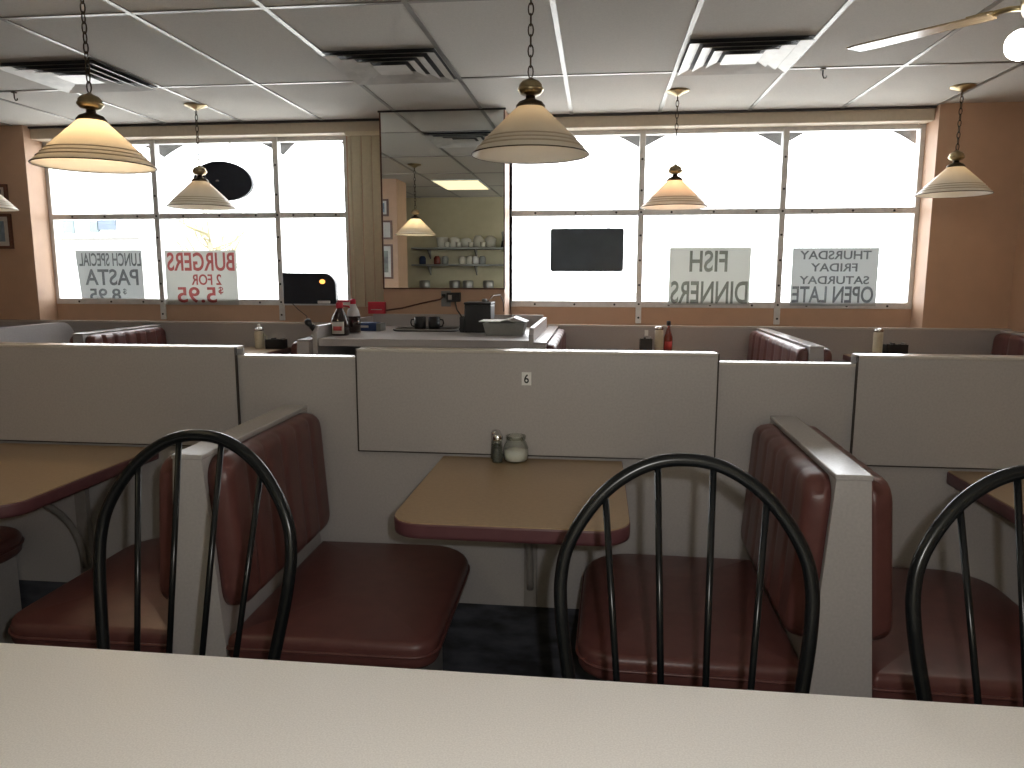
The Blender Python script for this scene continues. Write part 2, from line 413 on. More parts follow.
# ================================================================== divider panels
def divider_panel(x0, x1, label):
    c = (x0 + x1) / 2
    t = thing('divider_panel', label, 'panel', (c, P0, .76))
    m = MB(); m.box(x0 - c + .0015, x1 - c - .0015, -.012, -.0015, 0, .318, bev=.002); m.build('face_board', LAM, t)
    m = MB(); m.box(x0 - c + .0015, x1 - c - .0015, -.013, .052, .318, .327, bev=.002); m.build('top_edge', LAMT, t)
    m = MB(); m.box(x0 - c, x1 - c, .047, .053, 0, .318); m.build('back_board', LAM, t)
    a, b = x0 - c, x1 - c
    m = MB(); m.box(a - .0025, a + .0013, -.0125, -.0012, -.003, .326); m.box(b - .0013, b + .0025, -.0125, -.0012, -.003, .326); m.box(a + .0013, b - .0013, -.0125, -.0012, -.003, 0); m.build('seam_shadow_line', SEAM_SHADOW, t)  # dark seams at the sides; bottom strip is the panel's shadow line in colour
    return t
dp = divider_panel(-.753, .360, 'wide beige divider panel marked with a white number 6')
pl = MB(); pl.box(-.015, .015, -.0142, -.0122, .221, .262, bev=.001); pl = pl.build('number_plate', WHITE, dp, (-.017, 0, 0))
text_mesh('digit', '6', .015, .028, DARKINK, pl, 0, -.0145, .2415, 'in', .0004)
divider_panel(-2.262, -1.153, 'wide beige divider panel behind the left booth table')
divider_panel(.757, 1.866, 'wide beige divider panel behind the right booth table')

# ================================================================== booth benches
def cushion_mesh(hy, hz, T, rc, lines, R=.035, groove=.3, sign=1, ny=64, nz=24):
    """padded back cushion on the plane x=0, bulging to sign*x, centred on the origin; grooves at the given y"""
    m = MB(); 
    us = [math.sin(PI / 2 * (2 * i / ny - 1)) * .35 + .65 * (2 * i / ny - 1) for i in range(ny + 1)]
    vs_ = [math.sin(PI / 2 * (2 * i / nz - 1)) * .6 + .4 * (2 * i / nz - 1) for i in range(nz + 1)]
    front = []; back = []
    for u in us:
        fr = []; bk = []
        for v in vs_:
            y, z = u * hy, v * hz
            qy, qz = abs(y) - (hy - rc), abs(z) - (hz - rc)
            if qy > 0 and qz > 0:
                l = math.hypot(qy, qz)
                if l > rc: y = math.copysign(hy - rc + qy / l * rc, y); z = math.copysign(hz - rc + qz / l * rc, z); l = rc
                d = rc - l
            else: d = min(hy - abs(y), hz - abs(z))
            k = min(d / R, 1.0); t = T * (.28 + .72 * math.sqrt(max(0, 1 - (1 - k) ** 2)))
            gr = max([math.exp(-((y - c) / .011) ** 2) for c in lines] or [0])
            t *= 1 - groove * gr
            fr.append(m.bm.verts.new((sign * t, y, z))); bk.append(m.bm.verts.new((0, y, z)))
        front.append(fr); back.append(bk)
    for A, flip in ((front, 0), (back, 1)):
        for i in range(ny):
            for j in range(nz): m.face((A[i][j], A[i + 1][j], A[i + 1][j + 1], A[i][j + 1]), None, not flip)
    for i in range(ny):
        for j in (0, nz): m.face((front[i][j], front[i + 1][j], back[i + 1][j], back[i][j]), None, True)
    for j in range(nz):
        for i in (0, ny): m.face((front[i][j], front[i][j + 1], back[i][j + 1], back[i][j]), None, True)
    bmesh.ops.remove_doubles(m.bm, verts=m.bm.verts, dist=1e-5)
    bmesh.ops.dissolve_degenerate(m.bm, dist=1e-5, edges=m.bm.edges)
    return m

def bench(label, x, y0, y1, top, sides=(1, -1), lines=5, groove=.10, group=None, wt=.035, wb=.097, name='booth_bench', seat_top=.474, seat_w=.575, full=True, rz=0.0, seat_wl=.575):
    """back-to-back booth bench: tapered laminate back board, cushions and seats on the given sides"""
    t = thing(name, label, 'bench', (x, y0, 0), rz, group)
    L = y1 - y0; sl = (wb - wt) / top
    bl_, br_ = (wb if -1 in sides else wt), (wb if 1 in sides else wt)
    m = MB(); m.prism([(-bl_, 0), (br_, 0), (wt, top - .012), (-wt, top - .012)], 'y', 0, L)
    m.build('back_board', LAM, t)
    m = MB(); m.box(-wt - .003, wt + .003, -.003, L, top - .012, top, bev=.003); m.build('top_cap', LAMG, t)
    cz = (top - .014 + .512) / 2; hz = (top - .014 - .512) / 2
    for s in sides:
        hy = L / 2 - .012
        n = lines
        ln = [(-hy + 2 * hy * (k + 1) / (n + 1)) for k in range(n)]
        cu = cushion_mesh(hy, hz, .052, .055, ln, R=.028, groove=groove, sign=s).build('back_cushion', WINE, t)
        ang = math.atan(sl)
        cu.location = (s * (wt + sl * (top - cz) + .001), L / 2, cz); cu.rotation_euler = (0, -s * ang, 0)
        if not full: continue
        w0 = wt + sl * (top - .44)
        sw = seat_w if s > 0 else seat_wl
        xa, xb = w0 + .002, sw
        c = (xa + xb) / 2; hx = (xb - xa) / 2
        rad = [.14, .012, .012, .06] if s > 0 else [.012, .14, .09, .012]
        q = MB(); q.rbox(s * c, L / 2, hx, L / 2 - .004, rad, seat_top - .082, seat_top - .012, None, edge=.02, crown=.016)
        seat = q.build('seat_cushion', WINE, t, (0, -.004, 0))
        wl = MB(); pr = rrect(s * c, L / 2, hx + .002, L / 2 - .002, rad, 6, seat_top - .045)
        wl.tube([p for p in pr], .004, 6, None, True); wl.build('piping', WINE, seat)
        b = MB(); bx0, bx1 = s * (wb + .0), s * (sw - .11)
        b.box(min(bx0, bx1), max(bx0, bx1), .014, L - .004, .0, seat_top - .084, LAM); b.build('seat_base', None, t)
    return t
bench('burgundy double booth bench left of the table under the number 6', -.940, 1.575, 2.238, .905, rz=.020, seat_wl=.535)
bench('burgundy double booth bench right of the table under the number 6', .540, 1.575, 2.238, .905, rz=-.020)
bench('dark burgundy bench at the far left edge, beyond the left booth table', -2.46, 1.575, 2.25, .905, sides=(1,))

# window row benches
YH = 5.347
def wbench(label, x, y0, sides, lines=6, wt=.034, top=.948): return bench(label, x, y0, YH, top, sides, lines, .42, None, wt, .09)
b0 = thing('booth_bench', 'plain beige bench back with a rounded far corner at the left edge', 'bench', (-4.08, 4.15, 0))
pts = [(0, 0), (1.19, 0), (1.19, .80)] + [(1.06 + .13 * math.cos(a), .80 + .15 * math.sin(a)) for a in [PI / 2 * i / 8 for i in range(1, 9)]] + [(0, .95)]
m = MB(); m.prism(pts, 'x', -.035, .035); m.build('back_board', LAM, b0)
cu = cushion_mesh(.55, .18, .06, .07, [-.3, -.1, .1, .3], sign=-1).build('back_cushion', WINE, b0); cu.location = (-.036, .6, .73)
m = MB(); m.rbox(-.3, .6, .25, .56, .05, .34, .44, None, .02, .01); m.build('seat_cushion', WINE, b0)
m = MB(); m.box(-.45, -.04, .05, 1.18, 0, .338); m.build('seat_base', LAM, b0)
wbench('channelled burgundy window bench below the lunch special and burger posters', -3.37, 4.47, (1, -1), top=.932)
wbench('single window bench butting the left of the service counter', -1.668, 4.05, (-1,))
wbench('single window bench with a bright cap butting the right side of the service counter', -.315, 4.05, (1,))
wbench('channelled burgundy double window bench below the fish dinners and open late posters', 1.145, 4.02, (1, -1))
wbench('burgundy window bench against the right wall', 2.742, 4.02, (-1,))

# ================================================================== booth tables
def booth_table(label, x0, x1, y0, y1, z, kind=TAN):
    c = (x0 + x1) / 2
    t = thing('booth_table', label, 'table', (c, y1, z))
    hx = (x1 - x0) / 2; hy = (y1 - y0) / 2
    m = MB(); m.rbox(0, -hy, hx - .001, hy - .0005, [.002, .002, .075, .075], -.012, 0, None, .0015, smooth=False); m.build('tabletop', kind, t)
    e = MB()
    A = rrect(0, -hy, hx, hy, [.002, .002, .076, .076], 8, 0)
    e.loops([[(p[0], p[1], -.038) for p in A], [(p[0] * 1.004, p[1], -.030) for p in A], [(p[0] * 1.004, p[1], -.008) for p in A], [(p[0], p[1], -.003) for p in A]], None, True, True, True)
    e.build('edge_band', WINE2, t)
    b = MB()
    b.box(-.020, .020, -.022, -.001, -.480, -.0385)                       # wall plate
    k = [(-.004, -.40)] + [(-.004 - .50 * (1 - math.cos(a)), -.40 + .33 * math.sin(a)) for a in [PI / 2 * i / 10 for i in range(1, 11)]] + [(-.504, -.0385), (-.004, -.0385)]
    arc = [(-.013 - .45 * (1 - math.cos(a)), -.42 + .36 * math.sin(a)) for a in [PI / 2 * i / 12 for i in range(13)]]
    inn = [(p[0] + .028 * (1 if 1 else 0), p[1] + .0) for p in arc]
    poly = [(a0 - .012, a1) for a0, a1 in arc] 
    for i in range(len(arc) - 1):
        pass
    b.tube([(0, a0 - .012, a1) for a0, a1 in arc], .011, 8)
    b.box(-.02, .02, -.60, -.01, -.0505, -.0385)
    b.build('wall_bracket', mat('taupe_metal', (.27, .25, .235), .45, noise=.06), t)
    return t
booth_table('tan booth table with burgundy edge under the number 6', -.478, .084, 1.61, 2.2465, .75)
booth_table('tan booth table with burgundy edge cut by the left side of the picture', -2.0, -1.44, 1.61, 2.2465, .75)
booth_table('tan booth table with burgundy edge cut by the right side of the picture', 1.03, 1.60, 1.61, 2.2465, .75)
booth_table('window booth table with a cream syrup dispenser, left of the service counter', -2.85, -2.30, 4.25, YH, .772)
booth_table('window booth table with a ketchup bottle, below the black hanging board', .15, .70, 4.25, YH, .772)
booth_table('window booth table below the open late poster, by the right wall', 1.70, 2.28, 4.25, YH, .772)

# condiments on the middle table
def shaker(name, label, loc, fill):
    t = thing(name, label, 'shaker', loc)
    m = MB(); m.lathe([(.0155, 0), (.0175, .004), (.0165, .03), (.0145, .066), (.0145, .068)], n=16); m.build('glass_body', JAR, t)
    m = MB(); m.lathe([(.0145, .002), (.0150, .006), (.0142, .03), (.0130, .046)], n=16); m.build('contents', fill, t)
    m = MB(); m.lathe([(.016, .0685), (.0165, .072), (.0165, .082), (.012, .09), (.004, .093)], n=16); m.build('chrome_cap', CHROME, t)
    return t
shaker('salt_shaker', 'chrome-capped glass shaker nearest on the middle table, beside the sugar jar', (-.296, 2.185, .751), PEPPER)
shaker('pepper_shaker', 'chrome-capped glass shaker behind the nearer shaker on the middle table', (-.306, 2.226, .751), PEPPER)
sj = thing('sugar_jar', 'squat open glass jar half full of white sugar on the middle table', 'jar', (-.242, 2.205, .751))
m = MB(); m.lathe([(.030, 0), (.036, .004), (.039, .02), (.038, .045), (.030, .062), (.028, .066), (.031, .072), (.031, .080), (.029, .0805), (.028, .072), (.0265, .066)], n=28); m.build('glass_jar', JAR, sj)
m = MB(); m.lathe([(.029, .003), (.034, .006), (.0365, .02), (.0365, .034), (.02, .037)], n=28); m.build('sugar_fill', SUGAR, sj)

# ================================================================== near table and chairs
nt_ = thing('dining_table', 'long speckled cream table across the bottom of the picture', 'table', (-.1, .59, 0))
m = MB(); m.rbox(0, 0, 1.45, .395, .03, .715, .75, None, .002, smooth=False); m.build('tabletop', NEAR, nt_)
for x in (-.95, .95):
    m = MB(); m.lathe([(.23, 0), (.23, .012), (.10, .03), (.04, .04)], (x, -.12, 0), 32); m.build('pedestal_base', BLACK, nt_)
    m = MB(); m.lathe([(.036, .041), (.036, .70)], (x, -.12, 0), 20); m.lathe([(.15, .70), (.15, .714)], (x, -.12, 0), 24); m.build('pedestal_column', BLACK, nt_)

def make_chair():
    t = thing('cafe_chair', '', 'chair')
    Wd = [(.46, .158), (.56, .173), (.655, .189), (.72, .199), (.77, .204), (.81, .2045)]
    arch = [(.855, .197), (.90, .176), (.945, .143), (.975, .110), (.997, .073), (1.009, .036), (1.012, .0)]
    lean = lambda z: (z - .46) * .21
    # smooth the hoop with a spline
    half = [(-w, z) for z, w in Wd] + [(-w, z) for z, w in arch]
    pts = half + [(-x, z) for x, z in half[-2::-1]]
    def cr(p, n=6):
        o = []
        for i in range(len(p) - 1):
            a, b, c, d = p[max(i - 1, 0)], p[i], p[i + 1], p[min(i + 2, len(p) - 1)]
            for k in range(n):
                s = k / n
                o.append(tuple(.5 * (2 * b[j] + (c[j] - a[j]) * s + (2 * a[j] - 5 * b[j] + 4 * c[j] - d[j]) * s * s + (3 * b[j] - a[j] - 3 * c[j] + d[j]) * s ** 3) for j in (0, 1)))
        return o + [p[-1]]
    sp = cr(pts)
    m = MB(); m.tube([(x, lean(z), z) for x, z in sp], .0115, 12); m.build('hoop', BLACK, t)
    for bx, tx in ((-.093, -.133), (-.031, -.046), (.031, .046), (.093, .133)):
        zt = min(z for x, z in sp if abs(x - tx) < .02 and z > .85) if False else None
        zt = max((z for x, z in sp if abs(x - tx) < .012), default=1.0)
        best = min(((abs(x - tx), z) for x, z in sp if z > .87)); zt = best[1]
        m = MB(); m.tube([(bx, lean(.455), .455), (tx, lean(zt), zt)], .0058, 8); m.build('spindle', BLACK, t)
    m = MB(); m.rbox(0, -.19, .195, .20, [.05, .05, .12, .12], .44, .475, None, .012, .008); m.build('seat', BLKPL, t)
    fr = MB(); pr = rrect(0, -.19, .17, .175, [.04, .04, .1, .1], 6, .43); fr.tube(pr, .009, 8, None, True); fr.build('seat_frame', BLACK, t)
    for sx in (-1, 1):
        for y0, y1 in ((-.33, -.375), (-.045, .02)):
            m = MB(); m.tube([(sx * .14, y0, .425), (sx * .18, y1, .012)], .0105, 10); lg = m.build('leg', BLACK, t)
            m = MB(); m.lathe([(.013, 0), (.013, .012)], (sx * .18, y1, 0), 10); m.build('foot_cap', BLKPL, lg)
    return t
chair = make_chair()
chair.location = (.151, 1.118, 0); chair['label'] = 'black hoop-back chair in front of the table under the number 6'
dup(chair, (-.766, 1.20, 0), 'black hoop-back chair in front of the left booth bench', -.10)
dup(chair, (.716, 1.118, 0), 'black hoop-back chair cut by the right side of the picture')

# ================================================================== pendant lamps
def make_lamp(chain_len, bulbm):
    t = thing('pendant_lamp', '', 'lamp')
    prof = [(.20, 0), (.1955, .008), (.178, .022), (.172, .032), (.165, .036), (.159, .046), (.152, .050), (.146, .060), (.075, .128), (.046, .155), (.042, .163)]
    inn = [(r - .004, z - .002) for r, z in prof[::-1]]
    inn[-1] = (.196, -.001)
    m = MB(); m.lathe(prof, n=56, m=SHADE, cap=False); m.lathe([prof[-1]] + inn + [prof[0]], n=56, m=SHADEIN, cap=False)
    bmesh.ops.remove_doubles(m.bm, verts=m.bm.verts, dist=1e-5)
    m.build('glass_shade', None, t)
    m = MB(); m.tube([(.2 * math.cos(2 * PI * i / 56), .2 * math.sin(2 * PI * i / 56), .0005) for i in range(56)], .0022, 6, None, True); m.build('rim_line', BRASSD, t)
    for r, z in ((.1795, .0225), (.1665, .036), (.1535, .050)):
        m = MB(); m.tube([(r * math.cos(2 * PI * i / 56), r * math.sin(2 * PI * i / 56), z) for i in range(56)], .0028, 6, None, True)
        m.build('shade_rib', RIBM, t)
    m = MB(); m.lathe([(.050, .155), (.050, .160), (.040, .172), (.022, .180), (.016, .184), (.016, .194)], n=28); m.build('brass_cap', BRASSD, t)
    m = MB(); m.lathe([(.016, .192), (.034, .198), (.044, .210), (.044, .216), (.038, .222), (.040, .226), (.030, .238), (.012, .246), (.005, .252)], n=28); m.build('brass_knob', BRASS, t)
    c = MB(); z = .252; k = 0
    while z < .252 + chain_len:
        lk = []
        for i in range(12):
            a = 2 * PI * i / 12; u = .0085 * math.cos(a); v = .020 * math.sin(a)
            lk.append((u, 0, z + .018 + v) if k % 2 == 0 else (0, u, z + .018 + v))
        c.tube(lk, .0026, 5, None, True); z += .033; k += 1
    c.build('chain', BRASSD, t)
    top = z + .006
    m = MB(); m.lathe([(.012, top - .012), (.03, top), (.062, top + .010), (.068, top + .016), (.068, top + .020)], n=28); m.build('ceiling_canopy', BRASS, t)
    m = MB(); m.lathe([(.012, .150), (.014, .13), (.030, .105), (.036, .08), (.030, .055), (.010, .045)], n=20); m.build('bulb', bulbm, t)
    return t, top + .020
WARM = (1.0, .74, .46); PEACH = (1.0, .58, .34)
def place_lamp(x, y, label, on, drop, sc=1.04):
    """drop: rim height above the floor; the chain runs up to the ceiling"""
    n = round(((CEIL - drop) / sc - .026 - .252) / .033)
    t, h = make_lamp(n * .033 - .001, emit('warm_bulb_%d' % round(on * 10), PEACH if on == 1.3 else WARM, on * 26))
    t.location = (x, y, CEIL - .001 - h * sc); t.scale = (sc, sc, sc); t['label'] = label
    return t
place_lamp(-1.905, 2.70, 'warm glowing pendant lamp nearest at the upper left', 2.5, 1.708, 1.06)
place_lamp(-.247, 2.70, 'large pale pendant lamp nearest in the middle, above the number 6 table', .25, 1.73)
place_lamp(-2.70, 4.90, 'pale pendant lamp in front of the black oval sign', .2, 1.768, 1.10)
place_lamp(.465, 4.85, 'peach-lit pendant lamp above the fish dinners poster', 1.3, 1.745)
place_lamp(2.15, 4.93, 'cream pendant lamp in front of the right wall', .3, 1.795)
place_lamp(-4.33, 4.90, 'pendant lamp whose shade tip shows at the left picture edge', .2, 1.765)

# ================================================================== ceiling fittings
def vent(x0, x1, y0, y1, label):
    cx, cy = (x0 + x1) / 2, (y0 + y1) / 2
    t = thing('ceiling_vent', label, 'vent', (cx, cy, CEIL - .006))
    hx, hy = (x1 - x0) / 2, (y1 - y0) / 2
    m = MB(); m.box(-hx, hx, -hy, hy, -.003, 0); m.build('backing', VENTD, t)
    for k, s in enumerate((1.0, .76, .54, .32)):
        o = MB(); a, b = hx * s, hy * s; w = .052
        ia, ib = a - w, b - w
        z0, z1 = (-.021, -.005)
        outer = [(-a, -b, z0), (a, -b, z0), (a, b, z0), (-a, b, z0)]
        inner = [(-ia, -ib, z1), (ia, -ib, z1), (ia, ib, z1), (-ia, ib, z1)]
        i2 = [(p[0] * .985, p[1] * .985, z1 + .003) for p in inner]; o2 = [(p[0] * .985, p[1] * .985, z0 + .003) for p in outer]
        if k == 3:
            o.loops([outer, [(p[0] * .5, p[1] * .5, -.012) for p in outer]], None, False)
        else:
            o.loops([outer, inner, i2, o2, outer], None, False, False, False)
            bmesh.ops.remove_doubles(o.bm, verts=o.bm.verts, dist=1e-6)
        o.build('louver_ring', VENT, t)
    return t
GX = lambda i: -0.208 + .6096 * i
vent(GX(-5) + .015, GX(-4) - .015, 3.82, 4.403, 'square louvred ceiling vent above the left window')
vent(GX(-2) + .015, GX(-1) - .015, 3.82, 4.403, 'square louvred ceiling vent in front of the tall mirror')
vent(GX(1) + .015, GX(2) - .015, 3.82, 4.403, 'square louvred ceiling vent right of the middle, above the fish dinners poster')
def hook(x, y, label):
    t = thing('ceiling_hook', label, 'hook', (x, y, CEIL - .006))
    m = MB(); m.box(-.012, .012, -.012, .012, -.006, 0); m.build('clip', BRASSD, t)
    m = MB(); m.tube([(0, 0, -.006), (0, 0, -.035), (.006, 0, -.05), (.016, 0, -.05), (.020, 0, -.038)], .0035, 6); m.build('hook_wire', BRASSD, t)
hook(-3.62, 4.418, 'small ceiling hook beside the left vent'); hook(1.20, 4.418, 'small ceiling hook just right of the right vent')
hook(2.23, 4.418, 'dark ceiling hook at the upper right near the fan light')
fp = thing('ceiling_light', 'lit rectangular ceiling light panel seen only in the mirror', 'light', (-1.72, 1.0, CEIL - .006))
m = MB(); m.box(-.29, .29, -.48, .48, -.012, 0); m.build('frame', WHITE, fp)
m = MB(); m.box(-.27, .27, -.46, .46, -.016, -.0125); m.build('diffuser', PANELL, fp)

fan = thing('ceiling_fan', 'ceiling fan with a lit globe at the upper right corner', 'fan', (1.44, 2.66, 0))
m = MB(); m.lathe([(.07, CEIL - .06), (.075, CEIL - .03), (.06, CEIL - .001)], n=28); m.lathe([(.013, 2.28), (.013, CEIL - .05)], n=12); m.build('down_rod', BRASS, fan)
m = MB(); m.lathe([(.03, 2.10), (.06, 2.115), (.11, 2.15), (.12, 2.20), (.11, 2.25), (.05, 2.28)], n=36); m.build('motor_housing', BRASS, fan)
for a in (138, 228, 318, 48):
    bl = MB()
    n = 10; L = []
    for i in range(n + 1):
        s = i / n; x = .20 + .46 * s; w = .052 + .016 * s
        if s > .9: w *= .86
        tw = -.10
        L.append([(x, -w, -w * tw), (x, w, w * tw), (x, w, w * tw + .006), (x, -w, -w * tw + .006)])
    bl.loops(L, None, False)
    b_ = bl.build('blade', BLADE, fan, (0, 0, 2.175)); b_.rotation_euler = (0, math.radians(1.0), math.radians(a))
    br = MB(); br.tube([(.09, 0, .0), (.15, 0, .012), (.24, .0, .010)], .009, 8); br.box(.19, .27, -.03, .03, .007, .012); br.build('blade_iron', BRASS, b_)
for a in (105, 225, 345):
    arm = MB(); ca, sa = math.cos(math.radians(a)), math.sin(math.radians(a))
    arm.tube([(.03 * ca, .03 * sa, 2.11), (.09 * ca, .09 * sa, 2.10), (.13 * ca, .13 * sa, 2.125)], .008, 8); arm = arm.build('light_arm', BRASS, fan)
    m = MB(); m.sphere((.155 * ca, .155 * sa, 2.085), .050); m.build('globe', BULB, arm)

# ================================================================== mirror, blinds, wall things
mi = thing('wall_mirror', 'tall mirror between the two windows reflecting the room', 'mirror', (-1.09, 5.22, 1.22))
m = MB(); m.box(-.43, .43, -.012, -.001, .002, 1.204); m.build('mirror_glass', MIRROR, mi)
m = MB(); m.box(-.44, -.43, -.016, -.001, 0, 1.204); m.box(.43, .44, -.016, -.001, 0, 1.204); m.box(-.44, .44, -.016, -.001, -.008, .002); m.build('mirror_frame', BROWNW, mi)
vb = thing('vertical_blind', 'cream vertical blind slats stacked left of the mirror', 'blind', (-1.72, 5.44, 2.345))
m = MB(); m.box(-.13, .13, -.02, .02, -.028, -.001); m.build('headrail', BLIND, vb)
for k, (x, w) in enumerate(((-.105, .012), (-.055, .036), (.022, .036), (.093, .032))):
    m = MB(); n = 6; L = []
    for z in (-1.27, -.03):
        row = [(x + w * (2 * i / n - 1), (-.012 - .004 * math.cos(PI * (i / n - .5)) + .003 * k), z) for i in range(n + 1)]
        L.append(row + [(p[0], p[1] + .002, p[2]) for p in row[::-1]])
    m.loops(L, None, True); m.build('slat', BLIND, vb)
def picture(label, x0, x1, z0, z1, yf, face, art, name='framed_picture'):
    """face -1: hangs on a wall facing -Y, +1: facing +Y"""
    cx, cz = (x0 + x1) / 2, (z0 + z1) / 2; w, hgt = (x1 - x0) / 2, (z1 - z0) / 2
    t = thing(name, label, 'picture', (cx, yf, cz)); fw = .022
    def Y(a, b): return (min(face * a, face * b), max(face * a, face * b))
    m = MB(); ya, yb = Y(.001, .022)
    m.box(-w, w, ya, yb, -hgt, -hgt + fw); m.box(-w, w, ya, yb, hgt - fw, hgt); m.box(-w, -w + fw, ya, yb, -hgt + fw, hgt - fw); m.box(w - fw, w, ya, yb, -hgt + fw, hgt - fw)
    m.build('frame', BROWNW, t)
    ya, yb = Y(.002, .010); m = MB(); m.box(-w + fw, w - fw, ya, yb, -hgt + fw, hgt - fw); m.build('mat_board', LABELW, t)
    ya, yb = Y(.0102, .012); k = .7; m = MB(); m.box(-(w - fw) * k, (w - fw) * k, ya, yb, -(hgt - fw) * k, (hgt - fw) * k); m.build('print', art, t)
picture('small framed picture at the left edge, upper of two', -4.80, -4.55, 1.845, 2.0, YF, -1, PHOTO)
picture('framed picture at the left edge, below the smaller one', -4.86, -4.542, 1.51, 1.777, YF, -1, PHOTOB)
picture('small blue framed picture on the pier in the mirror, topmost of three', -2.72, -2.50, 2.0, 2.20, 1.6, 1, PHOTOB)
picture('pale framed picture on the pier in the mirror, middle of three', -2.74, -2.46, 1.73, 1.95, 1.6, 1, LABELW)
picture('tall dark framed picture on the pier in the mirror, lowest of three', -2.74, -2.46, 1.26, 1.67, 1.6, 1, PHOTO)

# ================================================================== signs and posters in the windows
def poster(label, x0, x1, z0, z1, lines, paper=PAPER, name='window_poster', yp=-.014, skew=0.0):
    curl = 0.0
    cx, cz = (x0 + x1) / 2, (z0 + z1) / 2
    t = thing(name, label, 'poster', (cx, YW + yp, cz)); w, hh = (x1 - x0) / 2, (z1 - z0) / 2
    m = MB(); n = 12; L = []
    for i in range(n + 1):
        u = i / n; z = hh - 2 * hh * u; dx = skew * u
        yy = -.0 - curl * u ** 3
        L.append([(-w + dx, yy - .0006, z), (w, yy - .0006, z), (w, yy + .0006, z), (-w + dx, yy + .0006, z)])
    m.loops(L, None, False); sh = m.build('paper_sheet', paper, t)
    for s, lx, lz, lw, lh, ink in lines:
        text_mesh('lettering', s, lw, lh, ink, sh, lx, -.0018, lz, 'out', .0007)
    return t
# u,v offsets below are metres from the sheet centre (x to the right as seen from the room)
poster('grey poster with reversed lettering LUNCH SPECIAL PASTA in the leftmost pane', -4.195, -3.62, 1.085, 1.505,
       [('LUNCH SPECIAL', .01, .135, .53, .105, INK), ('PASTA', .015, -.005, .46, .13, INK), ('8.95', -.05, -.145, .27, .10, INK), ('$', .12, -.12, .03, .05, INK)], PAPER, yp=.012, skew=.03)
poster('white poster with reversed red lettering BURGERS in the second pane', -3.412, -2.815, 1.075, 1.50,
       [('BURGERS', .0, .125, .56, .145, INKR), ('2 FOR', .04, -.015, .25, .085, INKR), ('5.95', -.045, -.135, .33, .125, INKR), ('$', .155, -.10, .04, .06, INKR)], PAPERW)
poster('white poster with reversed lettering FISH DINNERS below the peach-lit lamp', .515, 1.095, 1.095, 1.512,
       [('FISH', -.01, .11, .27, .155, INKD), ('DINNERS', -.0, -.115, .55, .165, INKD)], PAPERW)
poster('white poster with reversed lettering THURSDAY FRIDAY SATURDAY OPEN LATE in the right pane', 1.382, 1.975, 1.095, 1.508,
       [('THURSDAY', .0, .155, .49, .062, INK), ('FRIDAY', -.005, .068, .32, .058, INK), ('SATURDAY', .0, -.022, .48, .058, INK), ('OPEN LATE', -.005, -.125, .56, .12, INK)], PAPER)

hb = thing('hanging_board', 'dark rectangular board hanging by cords in the right window', 'sign', (-.087, 5.56, 1.495))
m = MB()
A = [(p[0], p[1]) for p in rrect(0, 0, .268, .156, .016, 5, 0)]
m.prism(A, 'y', -.008, .008); m.build('board', SLATE, hb)
for x in (-.155, .155):
    m = MB(); m.tube([(x - .006, 0, .15), (x - .006, -.012, .165), (x + .006, -.012, .165), (x + .006, 0, .15)], .005, 6); m.build('hook', BLKPL, hb)
m = MB(); m.tube([(-.155, -.004, .165), (0, .012, .262), (.155, -.004, .165)], .0022, 5); m.build('hanging_cord', GREYPL, hb)
ov = thing('oval_sign', 'black oval sign hanging behind the pale pendant lamp in the left window', 'sign', (-2.86, 5.54, 2.02))
m = MB(); m.prism([(.235 * math.cos(2 * PI * i / 48), .145 * math.sin(2 * PI * i / 48)) for i in range(48)], 'y', -.02, .02); ob = m.build('oval_board', NAVY, ov); ob.rotation_euler = (0, .12, 0)
m = MB(); m.tube([(.0, .0, .14), (.05, .03, .30)], .002, 5); m.tube([(.1, 0, .12), (.05, .03, .30)], .002, 5); m.build('hanging_cord', GREYPL, ov)
m = MB(); m.sphere((-.04, -.02, .0), .016, 14, None, .7); m.build('shiny_spot', CHROME, ov)  # small chrome bead added for the shiny spot on the sign back
rs = thing('light_sign', 'navy sign with a rounded corner and orange glare spot in the left window', 'sign', (-2.20, 5.55, 1.205))
pts = [(-.215, -.115), (.205, -.115), (.205, .02)] + [(.105 + .1 * math.cos(a), .02 + .1 * math.sin(a)) for a in [PI / 2 * i / 10 for i in range(1, 11)]] + [(-.215, .122)]
m = MB(); m.prism(pts, 'y', -.03, .02); m.build('sign_body', NAVY, rs)
m = MB(); m.sphere((.10, -.03, .055), .022, 14, None, .8); m.build('orange_glare', GLARE, rs)  # glowing bead stands in for the orange glare on the unlit sign
m = MB(); m.box(.06, .16, -.045, -.031, -.112, -.09, bev=.004); m.build('white_clip', WHITE, rs)
m = MB(); m.tube([(-.15, -.02, -.115), (-.10, -.03, -.16), (-.02, -.06, -.21), (.0, -.12, -.22)], .003, 6); m.build('cord', BLKPL, rs)

# ================================================================== service counter
sc = thing('service_counter', 'beige service counter with raised sides below the mirror', 'counter', (-1.0, 4.1, 0))
X0, X1 = -.603, .62
m = MB(); m.box(X0, X1, .02, 1.085, .905, .95, LAM, bev=.004); m.build('counter_top', None, sc)
for s, x0, x1 in (('side_panel', X0 - .028, X0 - .001), ('side_panel', X1 + .001, X1 + .028)):
    m = MB(); m.prism([(.0, 0), (1.085, 0), (1.085, 1.02), (.06, 1.02), (.0, .985)], 'x', x0, x1); m.build('side_panel', LAM, sc)
m = MB(); m.box(X0, X1, 1.087, 1.113, .0, 1.035); m.build('backsplash', LAM, sc)
m = MB(); m.box(-.35, -.325, .03, 1.08, .09, .904); m.build('divider', LAM, sc)
m = MB(); m.box(X0, X1, .05, 1.08, .0, .09); m.build('plinth', KICK, sc)
m = MB(); m.box(X0, -.351, .06, 1.08, .45, .47); m.build('shelf', LAM, sc)
